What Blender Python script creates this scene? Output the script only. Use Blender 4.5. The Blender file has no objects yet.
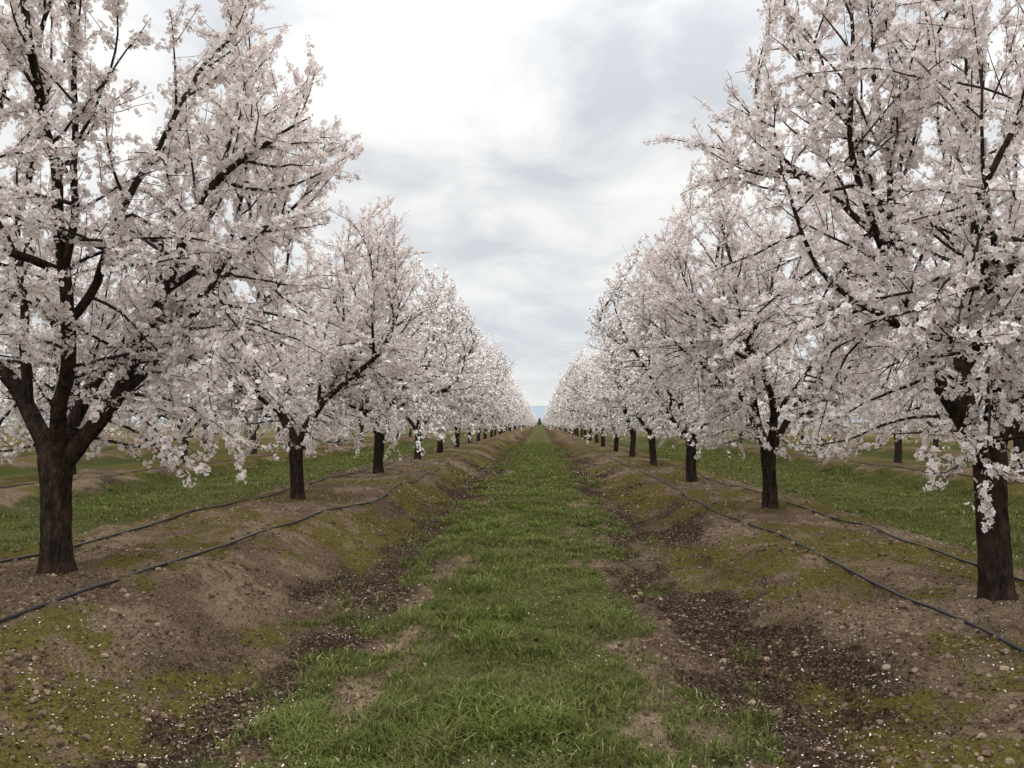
import bpy, math
import numpy as np
from mathutils import Vector

scene = bpy.context.scene
R0 = 3.54; PER = 7.41
XLs = R0-PER

# ------------------------------------------------------------------ noise
def _h(ix, iy, s):
    n = (ix*374761393 + iy*668265263 + s*69069) & 0xffffffff
    n = ((n ^ (n >> 13))*1274126177) & 0xffffffff
    n = ((n ^ (n >> 16))*2246822519) & 0xffffffff
    return ((n ^ (n >> 15)) & 0xffffff)/float(0xffffff)
def vn(x, y, s=0):
    x = np.asarray(x, float); y = np.asarray(y, float)
    ix = np.floor(x).astype(np.int64); iy = np.floor(y).astype(np.int64)
    fx = x-ix; fy = y-iy
    fx = fx*fx*(3-2*fx); fy = fy*fy*(3-2*fy)
    a = _h(ix, iy, s); b = _h(ix+1, iy, s); c = _h(ix, iy+1, s); d = _h(ix+1, iy+1, s)
    return (a+(b-a)*fx)*(1-fy)+(c+(d-c)*fx)*fy
def fbm(x, y, s=0, o=4):
    t = 0; a = .5; n = 0
    for i in range(o):
        t = t+a*vn(x*2**i+17.3*i, y*2**i-9.1*i, s+i*13); n += a; a *= .5
    return t/n
def ss(a, b, x):
    t = np.clip((x-a)/(b-a), 0, 1); return t*t*(3-2*t)

def rowinfo(x, y):
    n = np.round((x-R0)/PER)
    return n, x-(R0+n*PER)
def masks(x, y):
    n, rx = rowinfo(x, y)
    r = np.abs(rx) + (vn(x*0+n*3.1+np.sign(rx)*5, y*.28, 3)-.5)*.22 + (fbm(x*.8, y*.8, 5)-.5)*.30
    ac = PER/2 - r                      # distance from aisle centre
    side = (x < XLs) | (x > R0)
    gw = np.where(side, 2.3, 1.16) + (fbm(x*.5, y*.4, 8)-.5)*.6 + (fbm(x*3.2, y*2.6, 9)-.5)*1.2
    gw = gw - np.where((x > -.1) & ~side, .36, 0)*(1-ss(4.5, 8.5, y))
    grass = 1-ss(gw-.22, gw+.22, ac)
    strag = ss(.53, .66, fbm(x*2.6, y*1.9, 31))*(1-ss(1.2, 2.1, ac))
    grass = np.maximum(grass, strag*.65)
    bare = ss(.55, .68, fbm(x*2.6, y*1.3, 21))*.9
    grass = grass*(1-bare*ss(.15, .9, ac)*~side)
    dark = ss(.7, 1.2, ac)*(1-ss(1.8, 2.7, ac + (fbm(x*1.2, y*.6, 41)-.5)*1.5))
    dark = dark*(.5+.5*ss(.33, .56, fbm(x*2.1, y*1.2, 44)))
    moss = ss(1.45, 1.9, ac)*ss(.44, .56, fbm(x*.9, y*.7, 51)+np.where(n >= 0, .05, .0))*(.4+.6*ss(.32, .58, fbm(x*4, y*4, 53)))
    return grass, dark, moss, ac, n, r
def height(x, y):
    x = np.asarray(x, float); y = np.asarray(y, float)
    grass, dark, moss, ac, n, r = masks(x, y)
    bh = np.where(n == -1, .37, np.where(n == 0, .22, .29))
    z = bh*(1-ss(.95, 1.95, r)) - .05*np.exp(-((r-2.15)/.35)**2)
    z = z + bh*.10*np.exp(-(r/.9)**2)
    soil = 1-grass
    z = z + (fbm(x*1.1, y*.9, 61)-.5)*.13*(.3+.7*soil)
    z = z + soil*((fbm(x*3.2, y*3.2, 62, 3)-.5)*.14 + (fbm(x*11, y*11, 63, 2)-.5)*.055)
    fade = 1-ss(200, 400, np.abs(y))
    return z*fade

# ------------------------------------------------------------------ mesh helper
def build(name, V, F, k=4, matidx=None, col=None, smooth=None, mats=()):
    me = bpy.data.meshes.new(name)
    V = np.asarray(V, np.float32); F = np.asarray(F, np.int32)
    me.vertices.add(len(V)); me.vertices.foreach_set("co", V.ravel())
    me.loops.add(F.size); me.polygons.add(len(F))
    me.polygons.foreach_set("loop_start", np.arange(0, F.size, k, dtype=np.int32))
    me.loops.foreach_set("vertex_index", F.ravel())
    for m in mats: me.materials.append(m)
    if matidx is not None: me.polygons.foreach_set("material_index", np.asarray(matidx, np.int32))
    if smooth is None: smooth = np.zeros(len(F), bool)
    elif smooth is True: smooth = np.ones(len(F), bool)
    me.polygons.foreach_set("use_smooth", smooth)
    me.update(calc_edges=True)
    if col is not None:
        a = me.attributes.new("mask", 'FLOAT_COLOR', 'POINT')
        a.data.foreach_set("color", np.asarray(col, np.float32).ravel())
    return me
def obj(name, me, loc=(0, 0, 0), rot=0, scale=1, parent=None):
    o = bpy.data.objects.new(name, me); scene.collection.objects.link(o)
    o.location = loc; o.rotation_euler = (0, 0, rot)
    o.scale = (scale,)*3 if not hasattr(scale, '__len__') else scale
    if parent: o.parent = parent
    return o

# ------------------------------------------------------------------ materials
def node(t, typ, props=None, ins=None):
    nd = t.nodes.new(typ)
    for k, v in (props or {}).items(): setattr(nd, k, v)
    for k, v in (ins or {}).items():
        if isinstance(v, bpy.types.NodeSocket): t.links.new(v, nd.inputs[k])
        else: nd.inputs[k].default_value = v
    return nd
def newmat(name):
    m = bpy.data.materials.new(name); m.use_nodes = True; t = m.node_tree; t.nodes.clear()
    out = t.nodes.new('ShaderNodeOutputMaterial'); return m, t, out
def noise(t, vec, scale, detail=4, rough=.55):
    return node(t, 'ShaderNodeTexNoise', None, {'Vector': vec, 'Scale': scale, 'Detail': detail, 'Roughness': rough}).outputs['Fac']
def ramp(t, fac, stops):
    nd = t.nodes.new('ShaderNodeValToRGB'); t.links.new(fac, nd.inputs[0])
    e = nd.color_ramp.elements
    while len(e) < len(stops): e.new(.5)
    for i, (p, c) in enumerate(stops):
        e[i].position = p; e[i].color = (*c, 1) if hasattr(c, '__len__') else (c, c, c, 1)
    return nd.outputs[0]
def mixc(t, fac, a, b, mode='MIX'):
    nd = t.nodes.new('ShaderNodeMix'); nd.data_type = 'RGBA'; nd.blend_type = mode
    for s, v in ((nd.inputs[0], fac), (nd.inputs[6], a), (nd.inputs[7], b)):
        if isinstance(v, bpy.types.NodeSocket): t.links.new(v, s)
        else: s.default_value = v if not hasattr(v, '__len__') else (*v[:3], 1)
    return nd.outputs[2]
def mth(t, op, a, b=0., c=None):
    nd = t.nodes.new('ShaderNodeMath'); nd.operation = op
    for i, v in enumerate((a, b) if c is None else (a, b, c)):
        if isinstance(v, bpy.types.NodeSocket): t.links.new(v, nd.inputs[i])
        else: nd.inputs[i].default_value = v
    return nd.outputs[0]
def maskn(t):
    a = node(t, 'ShaderNodeAttribute', {'attribute_name': 'mask'})
    s = node(t, 'ShaderNodeSeparateColor', None, {'Color': a.outputs['Color']})
    return s.outputs

def ground_mat():
    m, t, out = newmat('orchard_soil')
    pos = node(t, 'ShaderNodeNewGeometry').outputs['Position']
    mk = maskn(t)
    nL = noise(t, pos, 1.5, 4); nM = noise(t, pos, 9, 4, .65); nF = noise(t, pos, 55, 3, .7)
    vo = node(t, 'ShaderNodeTexVoronoi', {}, {'Vector': pos, 'Scale': 70.})
    vc = node(t, 'ShaderNodeSeparateColor', None, {'Color': vo.outputs['Color']}).outputs[0]
    soil = ramp(t, nM, [(.25, (.075, .050, .034)), (.5, (.195, .138, .092)), (.72, (.36, .27, .185))])
    soil = mixc(t, ramp(t, nL, [(.46, 0.), (.56, .85)]), soil, (.085, .052, .034))
    soil = mixc(t, ramp(t, nF, [(.38, .0), (.7, .55)]), soil, (.32, .25, .175))
    soil = mixc(t, ramp(t, nF, [(.3, .8), (.48, .0)]), soil, (.032, .022, .015))
    dark = ramp(t, vc, [(0, (.016, .011, .008)), (.55, (.042, .028, .021)), (.85, (.085, .057, .042)), (1, (.17, .12, .09))])
    dk = mth(t, 'ADD', mk[1], mth(t, 'MULTIPLY', mth(t, 'SUBTRACT', nM, .5), 1.8))
    dk = ramp(t, dk, [(.25, 0.), (.85, .95)])
    c = mixc(t, dk, soil, dark)
    mc = ramp(t, nF, [(.3, (.050, .042, .012)), (.55, (.130, .110, .028)), (.8, (.21, .165, .05))])
    mo = mth(t, 'ADD', mk[2], mth(t, 'MULTIPLY', mth(t, 'SUBTRACT', nM, .5), 2.2))
    c = mixc(t, ramp(t, mo, [(.3, 0.), (.8, .88)]), c, mc)
    gc = ramp(t, nF, [(.3, (.036, .037, .015)), (.55, (.075, .088, .028)), (.75, (.12, .135, .045))])
    gr = mth(t, 'ADD', mk[0], mth(t, 'MULTIPLY', mth(t, 'SUBTRACT', nM, .5), 1.1))
    c = mixc(t, ramp(t, gr, [(.35, 0.), (.7, .82)]), c, gc)
    v2 = node(t, 'ShaderNodeTexVoronoi', {}, {'Vector': pos, 'Scale': 17., 'Randomness': 1.})
    c2 = node(t, 'ShaderNodeSeparateColor', None, {'Color': v2.outputs['Color']}).outputs[1]
    sp = mth(t, 'MULTIPLY', mth(t, 'LESS_THAN', v2.outputs['Distance'], .075), mth(t, 'GREATER_THAN', c2, .68))
    c = mixc(t, sp, c, (.58, .50, .46))
    hgt = mth(t, 'ADD', mth(t, 'MULTIPLY', nF, .6), mth(t, 'MULTIPLY', nM, 1.7))
    hgt = mth(t, 'ADD', hgt, mth(t, 'MULTIPLY', vc, .25))
    bmp = node(t, 'ShaderNodeBump', None, {'Height': hgt, 'Strength': 1., 'Distance': .055})
    b = node(t, 'ShaderNodeBsdfDiffuse', None, {'Color': c, 'Normal': bmp.outputs[0]})
    t.links.new(b.outputs[0], out.inputs[0]); return m

def leafy(name, stops, trans=.3, patch=None):
    m, t, out = newmat(name); mk = maskn(t)
    c = ramp(t, mk[0], stops)
    if patch:
        pos = node(t, 'ShaderNodeNewGeometry').outputs['Position']
        n1 = noise(t, pos, patch[0], 3)
        c = mixc(t, ramp(t, n1, [(.40, 0.), (.60, .8)]), c, patch[1])
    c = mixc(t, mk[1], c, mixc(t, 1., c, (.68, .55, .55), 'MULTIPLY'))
    d = node(t, 'ShaderNodeBsdfDiffuse', None, {'Color': c})
    if trans < .02: t.links.new(d.outputs[0], out.inputs[0]); return m
    tr = node(t, 'ShaderNodeBsdfTranslucent', None, {'Color': c})
    mx = node(t, 'ShaderNodeMixShader', None, {0: trans, 1: d.outputs[0], 2: tr.outputs[0]})
    t.links.new(mx.outputs[0], out.inputs[0]); return m
def bark_mat():
    m, t, out = newmat('almond_bark')
    tc = node(t, 'ShaderNodeTexCoord').outputs['Object']
    mp = node(t, 'ShaderNodeMapping', None, {'Vector': tc, 'Scale': (1, 1, .35)}).outputs[0]
    a = noise(t, mp, 22, 4, .7); b_ = noise(t, tc, 5, 2)
    vo = node(t, 'ShaderNodeTexVoronoi', {'feature': 'DISTANCE_TO_EDGE'}, {'Vector': mp, 'Scale': 26.}).outputs[0]
    c = ramp(t, a, [(.3, (.012, .009, .008)), (.55, (.042, .030, .024)), (.75, (.10, .072, .054))])
    c = mixc(t, ramp(t, b_, [(.5, 0.), (.7, .5)]), c, (.080, .041, .026))
    hh = mth(t, 'ADD', a, mth(t, 'MULTIPLY', vo, 1.2))
    bp = node(t, 'ShaderNodeBump', None, {'Height': hh, 'Strength': 1., 'Distance': .03})
    b = node(t, 'ShaderNodeBsdfDiffuse', None, {'Color': c, 'Normal': bp.outputs[0]})
    t.links.new(b.outputs[0], out.inputs[0]); return m
def plain(name, c, rough=.9, scale=8., var=.5):
    m, t, out = newmat(name)
    pos = node(t, 'ShaderNodeNewGeometry').outputs['Position']
    n1 = noise(t, pos, scale, 3)
    cc = mixc(t, ramp(t, n1, [(.35, 0.), (.65, 1.)]), tuple(x*(1-var) for x in c), c)
    b = node(t, 'ShaderNodeBsdfPrincipled', None, {'Base Color': cc, 'Roughness': rough, 'Specular IOR Level': .25})
    t.links.new(b.outputs[0], out.inputs[0]); return m

M_ground = ground_mat()
M_bark = bark_mat()
FST = [(0, (.79, .68, .65)), (.35, (.90, .85, .825)), (1, (.94, .92, .895))]
M_flower = leafy('almond_petal', FST, .25)
M_flower2 = leafy('almond_petal_far', [(0, (.74, .63, .61)), (.35, (.85, .79, .77)), (1, (.90, .87, .85))], 0)
M_leaf = leafy('young_leaf', [(0, (.055, .09, .02)), (1, (.14, .19, .05))], 0)
M_twig, _t, _o = newmat('almond_twig'); _b = node(_t, 'ShaderNodeBsdfDiffuse', None, {'Color': (.042, .030, .025, 1)}); _t.links.new(_b.outputs[0], _o.inputs[0])
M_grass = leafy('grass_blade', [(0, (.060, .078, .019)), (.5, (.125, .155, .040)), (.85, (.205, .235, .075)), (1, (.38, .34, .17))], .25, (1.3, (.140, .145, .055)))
M_petal = leafy('fallen_petal', [(0, (.50, .41, .36)), (1, (.84, .79, .77))], .0)
M_litter = leafy('dry_leaf', [(0, (.022, .015, .011)), (.6, (.065, .042, .029)), (1, (.19, .128, .08))], 0)
M_stone = leafy('clod', [(0, (.060, .041, .028)), (.8, (.20, .14, .095)), (1, (.33, .26, .19))], 0)
M_hose = plain('black_polyethylene', (.028, .026, .026), .55, 3., .3)

# ------------------------------------------------------------------ ground
def axis_x():
    f = np.arange(-6.5, 6.5, .042)
    m1 = np.arange(6.5, 13, .08); m2 = np.arange(13, 42, .25)
    o = np.array([43, 46, 52, 65, 90, 140, 250, 500, 1000, 2500, 6000.])
    pos = np.concatenate([m1, m2, o]); return np.concatenate([-pos[::-1], f, pos])
def axis_y():
    ys = list(np.arange(-8, 2.4, .12)); y = 2.4
    while y < 420: ys.append(y); y += max(.03, y*.0095)
    ys += [430, 480, 600, 900, 1500, 3000, 6500]
    return np.array([-6000, -800, -100, -30, -14.]+ys)
ax, ay = axis_x(), axis_y()
X, Y = np.meshgrid(ax, ay)
Z = height(X, Y)
g, dkm, mo, ac, nn, rr = masks(X, Y)
far = (np.abs(X) > 42)
g = np.where(far, .5, g)
V = np.stack([X, Y, Z], -1).reshape(-1, 3)
ny, nx = X.shape
i = np.arange(ny-1)[:, None]*nx+np.arange(nx-1)[None]
F = np.stack([i, i+1, i+nx+1, i+nx], -1).reshape(-1, 4)
col = np.stack([g, dkm, mo, np.ones_like(g)], -1).reshape(-1, 4)
obj('ground', build('ground', V, F, 4, None, col, True, [M_ground]))

# ------------------------------------------------------------------ scatter
rng = np.random.default_rng(7)
def samp(n, x0, x1, y0, y1, p=1.):
    u = rng.random(n)
    if p == 1: y = y0*(y1/y0)**u
    else:
        q = 1-p; y = (y0**q+u*(y1**q-y0**q))**(1/q)
    return rng.uniform(x0, x1, n), y
def blades(specs, name):
    P = []
    for (n, x0, x1, y0, y1, p) in specs:
        x, y = samp(n, x0, x1, y0, y1, p)
        gm = masks(x, y)[0]
        dens = .22+.78*ss(.36, .60, fbm(x*3.0, y*2.6, 77))
        k = rng.random(n) < np.clip(gm, 0, 1)*dens
        P.append(np.stack([x[k], y[k]], -1))
    P = np.concatenate(P); n = len(P); x, y = P[:, 0], P[:, 1]
    z = height(x, y)
    tall = .35+1.5*ss(.25, .8, fbm(x*1.9, y*1.9, 80))+.7*ss(.6, .8, vn(x*7, y*7, 84))
    h = rng.uniform(.020, .062, n)*tall
    sc = np.clip(y/6, 1, 9)
    w = rng.uniform(.0018, .0036, n)*sc
    broad = rng.random(n) < .05+.45*ss(.5, .65, fbm(x*2.2, y*2.2, 88))
    w = np.where(broad, w*2.8, w); h = np.where(broad, h*.6, h)
    a = rng.uniform(0, 2*np.pi, n); b = rng.uniform(.2, 1.4, n)
    d = np.stack([np.cos(a), np.sin(a)], -1); s = np.stack([-d[:, 1], d[:, 0]], -1)
    base = np.stack([x, y, z-.004], -1)
    def pt(f, lean, ww):
        c = base.copy(); c[:, :2] += d*(h*lean)[:, None]; c[:, 2] += h*f
        l = c.copy(); l[:, :2] -= s*(w*ww)[:, None]; r = c.copy(); r[:, :2] += s*(w*ww)[:, None]
        return l, r
    l0, r0 = pt(0, 0, .8); l1, r1 = pt(.62, b*.35, 1.); l2, r2 = pt(1-.25*b*.6, b, .18)
    V = np.stack([l0, r0, l1, r1, l2, r2], 1).reshape(-1, 3)
    i = np.arange(n)*6
    F = np.stack([i, i+1, i+3, i+2, i+2, i+3, i+5, i+4], -1).reshape(-1, 4)
    t = np.clip(rng.random(n)*.5+1.0*(fbm(x*2.4, y*2.0, 90)-.26), 0, 1)
    t = np.where(rng.random(n) < .07, 1., t*.88)
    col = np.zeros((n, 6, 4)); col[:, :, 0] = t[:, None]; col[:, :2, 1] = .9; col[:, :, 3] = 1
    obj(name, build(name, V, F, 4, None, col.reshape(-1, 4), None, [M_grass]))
blades([(440000, -2.4, 2.2, 2.6, 60, 1.05), (110000, -10.4, -4.8, 6, 50, 1.), (110000, 4.7, 10., 6, 50, 1.)], 'grass')

def flakes(name, n, region, size, mat, y1=30, lift=.004, tilt=.5, wfun=None, p=1.3):
    x, y = samp(n, *region, 2.6, y1, p)
    k = rng.random(n) < wfun(x, y); x, y = x[k], y[k]; n = len(x)
    z = height(x, y)+lift
    s = rng.uniform(.45, 1.3, n)*size*np.clip(y/9, 1, 2.5); a = rng.uniform(0, 6.283, n)
    asp = rng.uniform(.35, .9, n)
    u = np.stack([np.cos(a), np.sin(a), rng.uniform(-tilt, tilt, n)], -1)*s[:, None]
    v = np.stack([-np.sin(a), np.cos(a), rng.uniform(-tilt, tilt, n)], -1)*(s*asp)[:, None]
    c = np.stack([x, y, z+s*.15], -1)
    V = np.stack([c-u, c-v*.9+u*.1, c+u, c+v*.9+u*.1], 1)
    V[:, 0, 2] += s*.2; V[:, 2, 2] += s*.2
    F = (np.arange(n)*4)[:, None]+np.arange(4)[None]
    col = np.zeros((n, 4, 4)); col[:, :, 0] = rng.random(n)[:, None]; col[..., 3] = 1
    obj(name, build(name, V.reshape(-1, 3), F, 4, None, col.reshape(-1, 4), None, [mat]))
def w_pet(x, y):
    g, d, m, *_ = masks(x, y); return np.clip((.30+.6*d+.2*(1-g))*ss(.34, .66, fbm(x*1.4, y*1.4, 99)), 0, 1)
def w_lit(x, y):
    g, d, m, *_ = masks(x, y); return np.clip(d*.9+.12*(1-g), 0, 1)*(1-.8*g)
flakes('fallen_petals', 46000, (-6.5, 6.5), .0072, M_petal, 32, .006, .5, w_pet)
flakes('leaf_litter', 110000, (-5.5, 5.5), .011, M_litter, 26, .003, .9, w_lit)

def clods(name, n, smin, smax, wfun, y1=24):
    x, y = samp(n, -5.5, 5.5, 2.6, y1, 1.3)
    k = rng.random(n) < wfun(x, y); x, y = x[k], y[k]; n = len(x)
    s = smin*(smax/smin)**(rng.random(n)**2.0)
    z = height(x, y)+s*.15
    O = np.array([[1, 0, 0], [0, 1, 0], [-1, 0, 0], [0, -1, 0], [.7, .7, .6], [-.7, .7, .6], [-.7, -.7, .6], [.7, -.7, .6], [0, 0, .95]], float)
    Vv = O[None]*(1+rng.uniform(-.35, .35, (n, 9, 3)))
    Vv[:, :4, 2] -= .4; Vv[:, 4:8, :2] *= .75
    a = rng.uniform(0, 6.283, n); ca, sa = np.cos(a), np.sin(a)
    xx = Vv[..., 0]*ca[:, None]-Vv[..., 1]*sa[:, None]; yy = Vv[..., 0]*sa[:, None]+Vv[..., 1]*ca[:, None]
    V = np.stack([xx*s[:, None]+x[:, None], yy*s[:, None]*rng.uniform(.6, 1, n)[:, None]+y[:, None], Vv[..., 2]*s[:, None]*.65+z[:, None]], -1)
    T = np.array([[0, 4, 7], [0, 1, 4], [1, 5, 4], [1, 2, 5], [2, 6, 5], [2, 3, 6], [3, 7, 6], [3, 0, 7], [4, 5, 8], [5, 6, 8], [6, 7, 8], [7, 4, 8]])
    F = ((np.arange(n)*9)[:, None, None]+T[None]).reshape(-1, 3)
    col = np.zeros((n, 9, 4)); col[:, :, 0] = rng.random(n)[:, None]; col[..., 3] = 1
    obj(name, build(name, V.reshape(-1, 3), F, 3, None, col.reshape(-1, 4), None, [M_stone]))
clods('soil_clods', 70000, .004, .028, lambda x, y: (1-masks(x, y)[0])*ss(.30, .6, fbm(x*1.7, y*1.7, 123)))
clods('stones', 140, .02, .045, lambda x, y: (1-masks(x, y)[0])*.5, 16)

# ------------------------------------------------------------------ tubes
def tube(pts, rad, sides, namp=0., seed=0):
    pts = np.asarray(pts, float); n = len(pts)
    tan = np.gradient(pts, axis=0); tan /= np.linalg.norm(tan, axis=1)[:, None]+1e-9
    ref = np.array([1., 0, 0]) if abs(tan[0][0]) < .8 else np.array([0, 1., 0])
    U = np.zeros((n, 3)); u = ref
    for i in range(n):
        u = u-tan[i]*np.dot(u, tan[i]); u /= np.linalg.norm(u)+1e-9; U[i] = u
    W = np.cross(tan, U)
    a = np.arange(sides)/sides*2*np.pi
    r = np.asarray(rad)[:, None]*np.ones(sides)[None]
    if namp:
        s = np.linspace(0, 1, n)*n
        A, S_ = np.meshgrid(a, s)
        r = r*(1+namp*(fbm((np.cos(A)+2)*2.2+seed, S_*.22+np.sin(A)*2.2, seed, 3)-.5)*2)
    V = pts[:, None]+r[..., None]*(U[:, None]*np.cos(a)[None, :, None]+W[:, None]*np.sin(a)[None, :, None])
    i = (np.arange(n-1)[:, None]*sides+np.arange(sides)[None])
    j = (np.arange(n-1)[:, None]*sides+(np.arange(sides)[None]+1) % sides)
    F = np.stack([i, j, j+sides, i+sides], -1).reshape(-1, 4)
    return V.reshape(-1, 3), F

# ------------------------------------------------------------------ trees
def nrm(v): return v/(np.linalg.norm(v)+1e-9)
def skeleton(seed, mains, forkh=1.0, H=5.8, RAD=2.6, lean=(0, 0), l2gap=.21, nlow=4):
    r = np.random.default_rng(seed); B = []   # (pts, rad, level)
    def lim_at(z): return RAD*(1.0 if z < H*.52 else 1-.52*(z-H*.52)/(H*.48))
    def walk(p, d, L, seg, wander, trop, env=True, cut=False):
        n = max(3, int(round(L/seg))); P = [p.copy()]; d = nrm(d)
        for i in range(n):
            d = nrm(d+r.normal(0, wander, 3)+np.array([0, 0, trop]))
            if env:
                q = P[-1]; hr = math.hypot(q[0], q[1]); lim = lim_at(q[2])
                if cut and len(P) > 3 and (hr > lim*1.06 or q[2] > H+.25 or q[2] < .85) and r.random() < .6: break
                if not cut and hr > lim*.7:
                    d = nrm(d+np.array([-q[0], -q[1], 0])/hr*.10*min(1.5, (hr-lim*.7)/.3)+np.array([0, 0, .06]))
                if q[2] < 1.05: d = nrm(d+np.array([0, 0, .18]))
            P.append(P[-1]+d*L/n)
            if env and not cut and len(P) > 5 and (P[-1][2] > H or math.hypot(P[-1][0], P[-1][1]) > lim_at(P[-1][2])*1.05): break
        return np.array(P)
    nt = 22; zz = np.linspace(-.12, forkh+.10, nt); tt = np.clip(zz/forkh, 0, 1)
    ph = r.uniform(0, 6, 2)
    tp = np.stack([lean[0]*tt+.025*np.sin(zz*3+ph[0]), lean[1]*tt+.025*np.sin(zz*3.4+ph[1]), zz], -1)
    tr = .120+.050*np.exp(-np.clip(zz+.05, 0, 9)/.12)+.010*ss(.65, 1, tt); tr[-1] *= .45; tr[-2] *= .8
    B.append((tp, tr, 0))
    top = np.array([lean[0], lean[1], forkh-.10])
    L1 = []
    for (az, pol, L, r0) in mains:
        az = math.radians(az); pol = math.radians(pol)
        out = np.array([math.cos(az)*math.sin(pol), math.sin(az)*math.sin(pol), math.cos(pol)])
        P = walk(top+out*np.array([1, 1, 0])*.04, nrm(out*.8+np.array([0, 0, .2])), .26, .09, .01, 0, False)
        P2 = walk(P[-1], out, L, .13, .085, .022)
        P = np.concatenate([P, P2[1:]]); s = np.linspace(0, 1, len(P))
        R = (r0*(1-s)**1.15+.006); R[:3] *= 1.12
        B.append((P, R, 1)); L1.append((P, R))
        for c in range(4 if L > 3.5 else 2):
            k = int(len(P)*r.uniform(.12, .55)); t = nrm(P[k+1]-P[k])
            o = nrm(np.array([P[k][0], P[k][1], 0])+1e-6)
            pr = r.normal(0, 1, 3)*.8+o*.25; pr -= t*np.dot(pr, t); pr = nrm(pr)
            an = math.radians(r.uniform(25, 50))
            LL = L*(1-k/len(P))*r.uniform(.75, 1.05)
            Q = walk(P[k], t*math.cos(an)+pr*math.sin(an), LL, .13, .09, .035)
            s2 = np.linspace(0, 1, len(Q)); RQ = R[k]*.60*(1-s2)**1.1+.005
            B.append((Q, RQ, 1)); L1.append((Q, RQ))
    base = [b for b in L1]
    a0 = r.uniform(0, 6.28)
    for q in range(nlow):
        az = a0+q*6.283/nlow+r.uniform(-.4, .4); o = np.array([math.cos(az), math.sin(az), 0])
        P, R = max(base, key=lambda b: float(np.dot(nrm(b[0][min(8, len(b[0])-1)]-b[0][0]), o)))
        k = min(r.integers(4, 9), len(P)-2)
        Q = walk(P[k], nrm(o+np.array([0, 0, .35])), r.uniform(1.9, 2.5), .12, .09, -.022)
        s2 = np.linspace(0, 1, len(Q)); RQ = .028*(1-s2)+.005
        B.append((Q, RQ, 1)); L1.append((Q, RQ))
    L2 = []
    for (P, R) in L1:
        L = np.linalg.norm(np.diff(P, axis=0), axis=1).sum(); n = int(L/l2gap)
        for i in range(n):
            f = .08+.92*(i+r.random())/n; k = min(int(f*(len(P)-1)), len(P)-2)
            t = nrm(P[k+1]-P[k]); o = nrm(np.array([P[k][0], P[k][1], 0])+1e-6)
            pr = r.normal(0, .75, 3)+o*.5; pr -= t*np.dot(pr, t); pr = nrm(pr)
            z = P[k][2]; low = z < 2.8
            an = math.radians(r.uniform(50, 85) if low else r.uniform(25, 60))
            LL = r.uniform(.8, 1.7) if low else r.uniform(.5, 1.35)*(1.1-.35*f)
            if r.random() < .12: LL *= 1.3
            Q = walk(P[k], t*math.cos(an)+pr*math.sin(an), LL, .12, .11, -.05 if low else .04, True, True)
            s = np.linspace(0, 1, len(Q)); RQ = min(R[k]*.5, .0125)*(1-s)+.0028
            B.append((Q, RQ, 2)); L2.append((Q, RQ))
    for (P, R) in L2:
        L = np.linalg.norm(np.diff(P, axis=0), axis=1).sum(); n = int(L/.18)
        for i in range(n):
            f = .12+.88*(i+r.random())/n; k = min(int(f*(len(P)-1)), len(P)-2)
            t = nrm(P[k+1]-P[k]); pr = r.normal(0, 1, 3); pr[2] += .25; pr -= t*np.dot(pr, t); pr = nrm(pr)
            an = math.radians(r.uniform(35, 75)); LL = r.uniform(.10, .44)
            Q = walk(P[k], t*math.cos(an)+pr*math.sin(an), LL, .12, .10, .03, False)
            B.append((Q, np.linspace(min(.0045, R[k]*.7), .002, len(Q)), 3))
    return B
PET = []
for k in range(5):
    a = k*2*math.pi/5
    for (rr_, da, z) in ((.06, -.0, 0), (.76, -.58, .22), (1.05, 0, .38), (.76, .58, .22)):
        PET.append((rr_*math.cos(a+da), rr_*math.sin(a+da), z))
PET = np.array(PET); PF = np.arange(20).reshape(5, 4)
PET2 = np.array([(0, -1., .25), (.9, -.5, .4), (.9, .6, .4), (0, 1., .25), (0, 1., .25), (-.9, .5, .4), (-.9, -.6, .4), (0, -1., .25)]); PF2 = np.arange(8).reshape(2, 4)
PET3 = np.array([(0, -1., 0), (1, 0, .2), (0, 1., 0), (-1, 0, .2)]); PF3 = np.arange(4).reshape(1, 4)
def frames(N, r):
    n = len(N); N = N/(np.linalg.norm(N, axis=1)[:, None]+1e-9)
    q = r.normal(0, 1, (n, 3)); U = np.cross(N, q); U /= np.linalg.norm(U, axis=1)[:, None]+1e-9
    return U, np.cross(N, U), N
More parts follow.
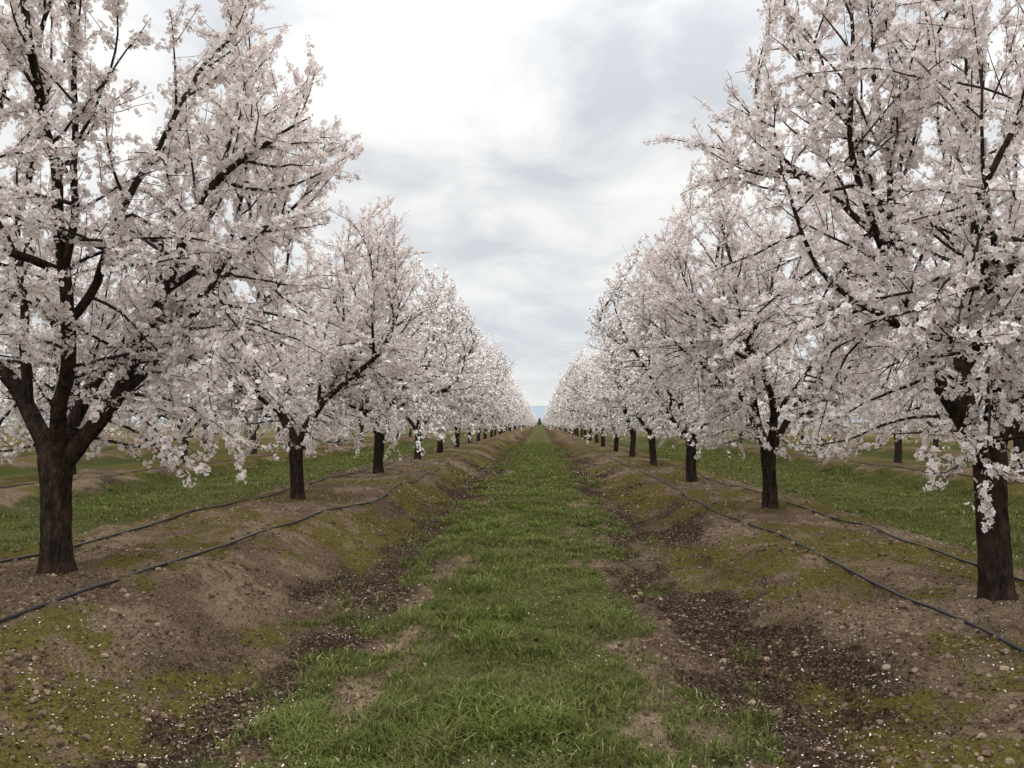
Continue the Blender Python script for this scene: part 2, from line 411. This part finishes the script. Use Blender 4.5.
def tree_mesh(name, seed, mains, lod=0, **kw):
    B = skeleton(seed, mains, **kw); r = np.random.default_rng(seed+99)
    VV, FF, MI, SM, CC = [], [], [], [], []; off = 0
    def add(V, F, mi, sm, c):
        nonlocal off
        VV.append(V); FF.append(F+off); MI.append(np.full(len(F), mi)); SM.append(np.full(len(F), sm)); CC.append(c); off += len(V)
    C, RB = [], []
    for (P, R, lv) in B:
        V = None
        if lv == 0: V, F = tube(P, R, (20, 9, 6)[lod], .16, seed)
        elif lv == 1: V, F = tube(P, R, (9, 5, 4)[lod], .10, seed)
        elif lv == 2: V, F = tube(P[::(1, 2, 4)[lod]] if len(P) > 5 else P, R[::(1, 2, 4)[lod]] if len(P) > 5 else R, (4, 3, 3)[lod])
        elif lod == 0: V, F = tube(P, R, 3)
        elif lod == 1: V, F = tube(P[[0, -1]], R[[0, -1]]*1.3, 3)
        if V is not None:
            c = np.zeros((len(V), 4)); c[:, 3] = 1; add(V, F, 0 if lv < 2 and lod < 2 else 3, True, c)
        if lv == 0: continue
        seg = np.linalg.norm(np.diff(P, axis=0), axis=1); L = seg.sum(); cum = np.concatenate([[0], np.cumsum(seg)])
        gap = {1: .022, 2: .026, 3: .026}[lv]*(1, 2.3, 5.)[lod]
        n = int(L/gap+r.random()); s = r.uniform({1: .18, 2: .04, 3: .0}[lv]*L, L, n)
        clump = vn(s*5+r.uniform(0, 50), s*0+seed, 5); s = s[clump > .21]
        if not len(s): continue
        pc = np.stack([np.interp(s, cum, P[:, j]) for j in range(3)], -1)
        C.append(pc); RB.append(np.interp(s, cum, R))
    C = np.concatenate(C); RB = np.concatenate(RB); n = len(C)
    dirn = r.normal(0, 1, (n, 3)); dirn[:, 2] += .2; dirn /= np.linalg.norm(dirn, axis=1)[:, None]
    C = C+dirn*(RB+r.uniform(.006, .042, n))[:, None]
    rep = r.integers(2, 6, n) if lod == 0 else (r.integers(2, 5, n) if lod == 1 else r.integers(1, 4, n))
    c2 = np.repeat(C, rep, 0); d2 = np.repeat(dirn, rep, 0); N = len(c2)
    off3 = r.normal(0, 1, (N, 3)); off3 /= np.linalg.norm(off3, axis=1)[:, None]
    c2 = c2+off3*(r.uniform(.012, .036, N)*(1, 1.5, 2.2)[lod])[:, None]
    nm = off3+d2*.5+np.array([0, 0, .1])
    U, W, Nn = frames(nm, r)
    sz = r.uniform(.0160, .0230, N)*(1, 1.5, 2.4)[lod]
    bud = r.random(N) < (.10, .05, 0)[lod]; sz = np.where(bud, sz*.5, sz)
    cup = r.uniform(.2, 1.8, N)
    pet, pf = ((PET, PF), (PET2, PF2), (PET3, PF3))[lod]; K = len(pet)
    V = c2[:, None]+sz[:, None, None]*(pet[None, :, 0, None]*U[:, None]+pet[None, :, 1, None]*W[:, None]+pet[None, :, 2, None]*cup[:, None, None]*Nn[:, None])
    F = (np.arange(N)*K)[:, None, None]+pf[None]
    c = np.zeros((N, K, 4)); tint = np.clip(r.normal(.6, .25, N), 0, 1); tint[bud] = 0
    c[:, :, 0] = tint[:, None]
    if lod == 0: c[:, ::4, 1] = .9
    c[..., 3] = 1
    add(V.reshape(-1, 3), F.reshape(-1, 4), 1, False, c.reshape(-1, 4))
    nl = int(n*.30); k = r.integers(0, n, nl); pc = C[k]+r.normal(0, .024, (nl, 3))
    keep = (pc[:, 2] < 2.4) | (r.random(nl) < .3); pc = pc[keep]; nl = len(pc)
    U, W, Nn = frames(r.normal(0, 1, (nl, 3))+np.array([0, 0, .6]), r)
    ll = (r.uniform(.018, .040, nl)*(1, 1.3, 2)[lod])[:, None]
    V = np.stack([pc, pc+U*ll*.5-W*ll*.2+Nn*ll*.1, pc+U*ll, pc+U*ll*.5+W*ll*.2+Nn*ll*.1], 1)
    c = np.zeros((nl, 4, 4)); c[:, :, 0] = r.random(nl)[:, None]; c[..., 3] = 1
    add(V.reshape(-1, 3), np.arange(nl*4).reshape(-1, 4), 2, False, c.reshape(-1, 4))
    return build(name, np.concatenate(VV), np.concatenate(FF), 4, np.concatenate(MI), np.concatenate(CC), np.concatenate(SM), [M_bark, M_flower if lod == 0 else M_flower2, M_leaf, M_twig])

def rm(seed, n=4):
    r = np.random.default_rng(seed); a0 = r.uniform(0, 360)
    return [(a0+i*360/n+r.uniform(-18, 18), r.uniform(24, 44), r.uniform(4.3, 5.2), r.uniform(.055, .072)) for i in range(n)]
TA = tree_mesh('almond_tree_mesh_a', 11, [(170, 38, 4.6, .075), (5, 50, 4.0, .075), (-60, 28, 4.8, .065), (70, 26, 4.9, .06)], forkh=.98, RAD=2.45)
TB = tree_mesh('almond_tree_mesh_b', 23, [(178, 33, 4.8, .075), (10, 28, 5.0, .075), (-110, 34, 4.6, .06), (90, 34, 4.7, .06)], forkh=1.12, lean=(-.06, 0), RAD=2.5)
TC = tree_mesh('almond_tree_mesh_c', 35, rm(35))
TD = tree_mesh('almond_tree_mesh_d', 47, rm(47))
LO = [tree_mesh('almond_tree_mesh_mid%d' % i, 60+i*7, rm(60+i*7), lod=1, l2gap=.27) for i in range(4)]
LF = [tree_mesh('almond_tree_mesh_far%d' % i, 60+i*7, rm(60+i*7), lod=2, l2gap=.30) for i in range(3)]

S = 6.3
rr = np.random.default_rng(5)
XL, XR = R0-PER, R0
def gz(x, y): return float(height(np.array([x]), np.array([y]))[0])
def plant(me, x, y, rot, sc, parent=None):
    return obj('almond_tree', me, (x, y, gz(x, y)-.02), rot, sc, parent)
def rrot(): return (0 if rr.random() < .5 else math.pi)+rr.uniform(-.5, .5)
def rsc(a=.93, b=1.05):
    s = rr.uniform(a, b); return (s*.92, s*1.05, s)
plant(TA, XL, 6.3, 0, (.93, 1, 1))
plant(TB, XR-.07, 6.25, 0, (.90, 1, 1))
plant(TC, XL+.02, 12.6, .2, (.86, 1., .93))
plant(TD, XR+.03, 12.65, 3.3, (.90, 1., .96))
for k in range(3, 20):
    for xr in (XL, XR):
        L_ = LO if k < 8 else LF
        plant(L_[rr.integers(0, len(L_))], xr+rr.uniform(-.08, .08), S*k+rr.uniform(-.12, .12), rrot(), rsc())
for k in range(1, 12):
    for xr in (XL-PER, XR+PER):
        L_ = LO if k < 4 else LF
        plant(L_[rr.integers(0, len(L_))], xr+rr.uniform(-.1, .1), S*k+rr.uniform(-.15, .15), rrot(), rsc())
far_e = bpy.data.objects.new('distant_almond_trees', None); scene.collection.objects.link(far_e)
def fplant(x, y, sc=1.):
    s = rr.uniform(.9, 1.05)*sc
    obj('tree_crown', LF[rr.integers(0, len(LF))], (x, y, 0 if y > 150 else gz(x, y)), rrot(), (s*.92, s*1.05, s), far_e)
for k in range(20, 60):
    for xr in (XL, XR): fplant(xr+rr.uniform(-.15, .15), S*k)
for k in range(2, 11):
    fplant(XL-PER*2, S*k); fplant(XR+PER*2, S*k)
for k in range(3, 8):
    fplant(XL-PER*3, S*k*1.4); fplant(XR+PER*3, S*k*1.4)
for x in np.arange(-19.5, 20, 6.5): fplant(x+rr.uniform(-1, 1), 430+rr.uniform(-4, 4), 1.3 if abs(x) > 4 else 1.0)

# ------------------------------------------------------------------ hoses
def hose(x0, seed, y0=-4, y1=120, amp=.10, drift=None):
    y = np.concatenate([np.arange(y0, 30, .12), np.arange(30, y1, .6)])
    x = x0+(fbm(y*.22, y*0+seed, seed, 2)-.5)*amp*4+(vn(y*.9, y*0+2, seed+1)-.5)*.05
    if drift: x = x+drift(y)
    z = np.max([height(x+dx, y+dy) for dx in (-.03, 0, .03) for dy in (-.1, 0, .1)], axis=0)
    z = np.convolve(np.pad(z, 4, mode='edge'), np.ones(9)/9, mode='valid')+.008
    V, F = tube(np.stack([x, y, z], -1), np.full(len(x), .0135), 8)
    obj('drip_hose', build('drip_hose', V, F, 4, None, None, True, [M_hose]))
hose(-3.12, 3, drift=lambda y: .35*ss(7, 14, y)*(1-.5*ss(18, 30, y)))
hose(-4.42, 8, amp=.07)
hose(2.75, 12, amp=.06)
hose(4.10, 15, amp=.06)
hose(XL-PER+.8, 21); hose(XR+PER-.8, 24)

# ------------------------------------------------------------------ far hills + conifer
M_hill = plain('hazy_hillside', (.24, .30, .36), 1., .004, .15)  # distance haze is painted into this blue-grey base colour
def hills(dist, hmax, seed, mat):
    x = np.linspace(-4500, 4500, 260)
    top = hmax*(.45+.75*fbm(x/700+seed, x*0+seed, seed, 5))
    rows = [(0, 0.), (180, .55), (420, 1.), (900, .6), (1500, 0)]
    V = np.concatenate([np.stack([x, np.full_like(x, dist+dy)+0*x, top*f-2], -1) for dy, f in rows]); n = len(x)
    i = (np.arange(len(rows)-1)[:, None]*n+np.arange(n-1)[None]); F = np.stack([i, i+1, i+n+1, i+n], -1).reshape(-1, 4)
    obj('hills', build('hills', V, F, 4, None, None, True, [mat]))
hills(3200, 78, 4, M_hill)
M_con = plain('conifer_foliage', (.11, .16, .08), .9, 3., .4)
r = np.random.default_rng(3)
n = 3000; hh = r.random(n)**1.3; a = r.uniform(0, 6.283, n); rad = (1-hh)*1.0*np.sqrt(r.random(n))*(1+.3*np.sin(hh*40))
P = np.stack([np.cos(a)*rad, np.sin(a)*rad, .4+hh*3.2], -1); u = r.normal(0, .11, (n, 3)); v = r.normal(0, .11, (n, 3))
V = np.stack([P-u, P-v, P+u, P+v], 1).reshape(-1, 3); F = np.arange(n*4).reshape(-1, 4)
tv, tf = tube(np.stack([np.zeros(6), np.zeros(6), np.linspace(0, 3.3, 6)], -1), np.linspace(.14, .02, 6), 8)
me = build('conifer_tree', np.concatenate([V, tv]), np.concatenate([F, tf+len(V)]), 4, np.concatenate([np.zeros(n), np.ones(len(tf))]), None, None, [M_con, M_bark])
obj('conifer_tree', me, (-.2, 395, 0))

# ------------------------------------------------------------------ world
w = bpy.data.worlds.new("World"); scene.world = w; w.use_nodes = True; t = w.node_tree; t.nodes.clear()
out = t.nodes.new('ShaderNodeOutputWorld'); bg = t.nodes.new('ShaderNodeBackground'); t.links.new(bg.outputs[0], out.inputs[0])
SE, SR = math.radians(42), math.radians(10)
sky = node(t, 'ShaderNodeTexSky', {'sky_type': 'NISHITA', 'sun_disc': False, 'sun_elevation': SE, 'sun_rotation': SR})
tc = node(t, 'ShaderNodeTexCoord').outputs['Generated']
sx = node(t, 'ShaderNodeSeparateXYZ', None, {0: tc}).outputs
zc = mth(t, 'MAXIMUM', sx[2], 0.)
dv = mth(t, 'ADD', zc, .16)
cv = node(t, 'ShaderNodeCombineXYZ', None, {0: mth(t, 'DIVIDE', sx[0], dv), 1: mth(t, 'DIVIDE', sx[1], dv), 2: 0.}).outputs[0]
mp = node(t, 'ShaderNodeMapping', None, {'Vector': cv, 'Location': (3.1, 1.2, 0), 'Scale': (1., .8, 1)}).outputs[0]
n1 = node(t, 'ShaderNodeTexNoise', None, {'Vector': mp, 'Scale': 2.6, 'Detail': 6, 'Roughness': .55, 'Distortion': .4}).outputs['Fac']
n2 = node(t, 'ShaderNodeTexNoise', None, {'Vector': mp, 'Scale': .8, 'Detail': 2, 'Roughness': .5}).outputs['Fac']
nn_ = mth(t, 'ADD', mth(t, 'MULTIPLY', n1, .6), mth(t, 'MULTIPLY', n2, .4))
cl = ramp(t, nn_, [(.38, (.56, .59, .64)), (.45, (.71, .73, .75)), (.51, (.86, .86, .85)), (.58, (.98, .965, .93))])
hz = ramp(t, zc, [(0., (.88, .90, .88)), (.05, (.76, .80, .83)), (.12, (.74, .79, .84)), (.2, (.84, .86, .87)), (.4, (.90, .89, .87))])
fz = ramp(t, zc, [(0, .85), (.1, .5), (.35, .05)])
cc = mixc(t, fz, cl, hz)
zb = mth(t, 'ADD', 10., mth(t, 'MULTIPLY', mth(t, 'POWER', zc, 3.), 28.0))
zb = mth(t, 'ADD', zb, mth(t, 'MULTIPLY', mth(t, 'MAXIMUM', mth(t, 'MULTIPLY', sx[1], -1.), 0.), 10.0))  # added sky glow behind the camera, brightens blossom faces turned to it
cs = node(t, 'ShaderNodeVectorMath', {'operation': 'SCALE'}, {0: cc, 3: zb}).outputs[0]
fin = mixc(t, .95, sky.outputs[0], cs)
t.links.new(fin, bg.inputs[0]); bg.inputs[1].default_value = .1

sd = bpy.data.lights.new('sun', 'SUN'); sd.energy = 1.5; sd.angle = math.radians(30); sd.color = (1, .96, .9)
so = bpy.data.objects.new('sun', sd); scene.collection.objects.link(so)
dirv = Vector((math.sin(SR)*math.cos(SE), math.cos(SR)*math.cos(SE), math.sin(SE)))
so.rotation_euler = dirv.to_track_quat('Z', 'Y').to_euler(); so.location = (0, 0, 30)

# ------------------------------------------------------------------ camera
cd = bpy.data.cameras.new('camera'); cam = bpy.data.objects.new('camera', cd); scene.collection.objects.link(cam)
cd.sensor_width = 36; cd.lens = 28.1; cd.clip_end = 20000; cd.clip_start = .05
cam.location = (0, 0, 1.6)
cam.rotation_euler = (math.radians(92.72), 0, math.radians(2.0))
scene.camera = cam
scene.view_settings.view_transform = 'Standard'; scene.view_settings.look = 'None'; scene.view_settings.exposure = 0
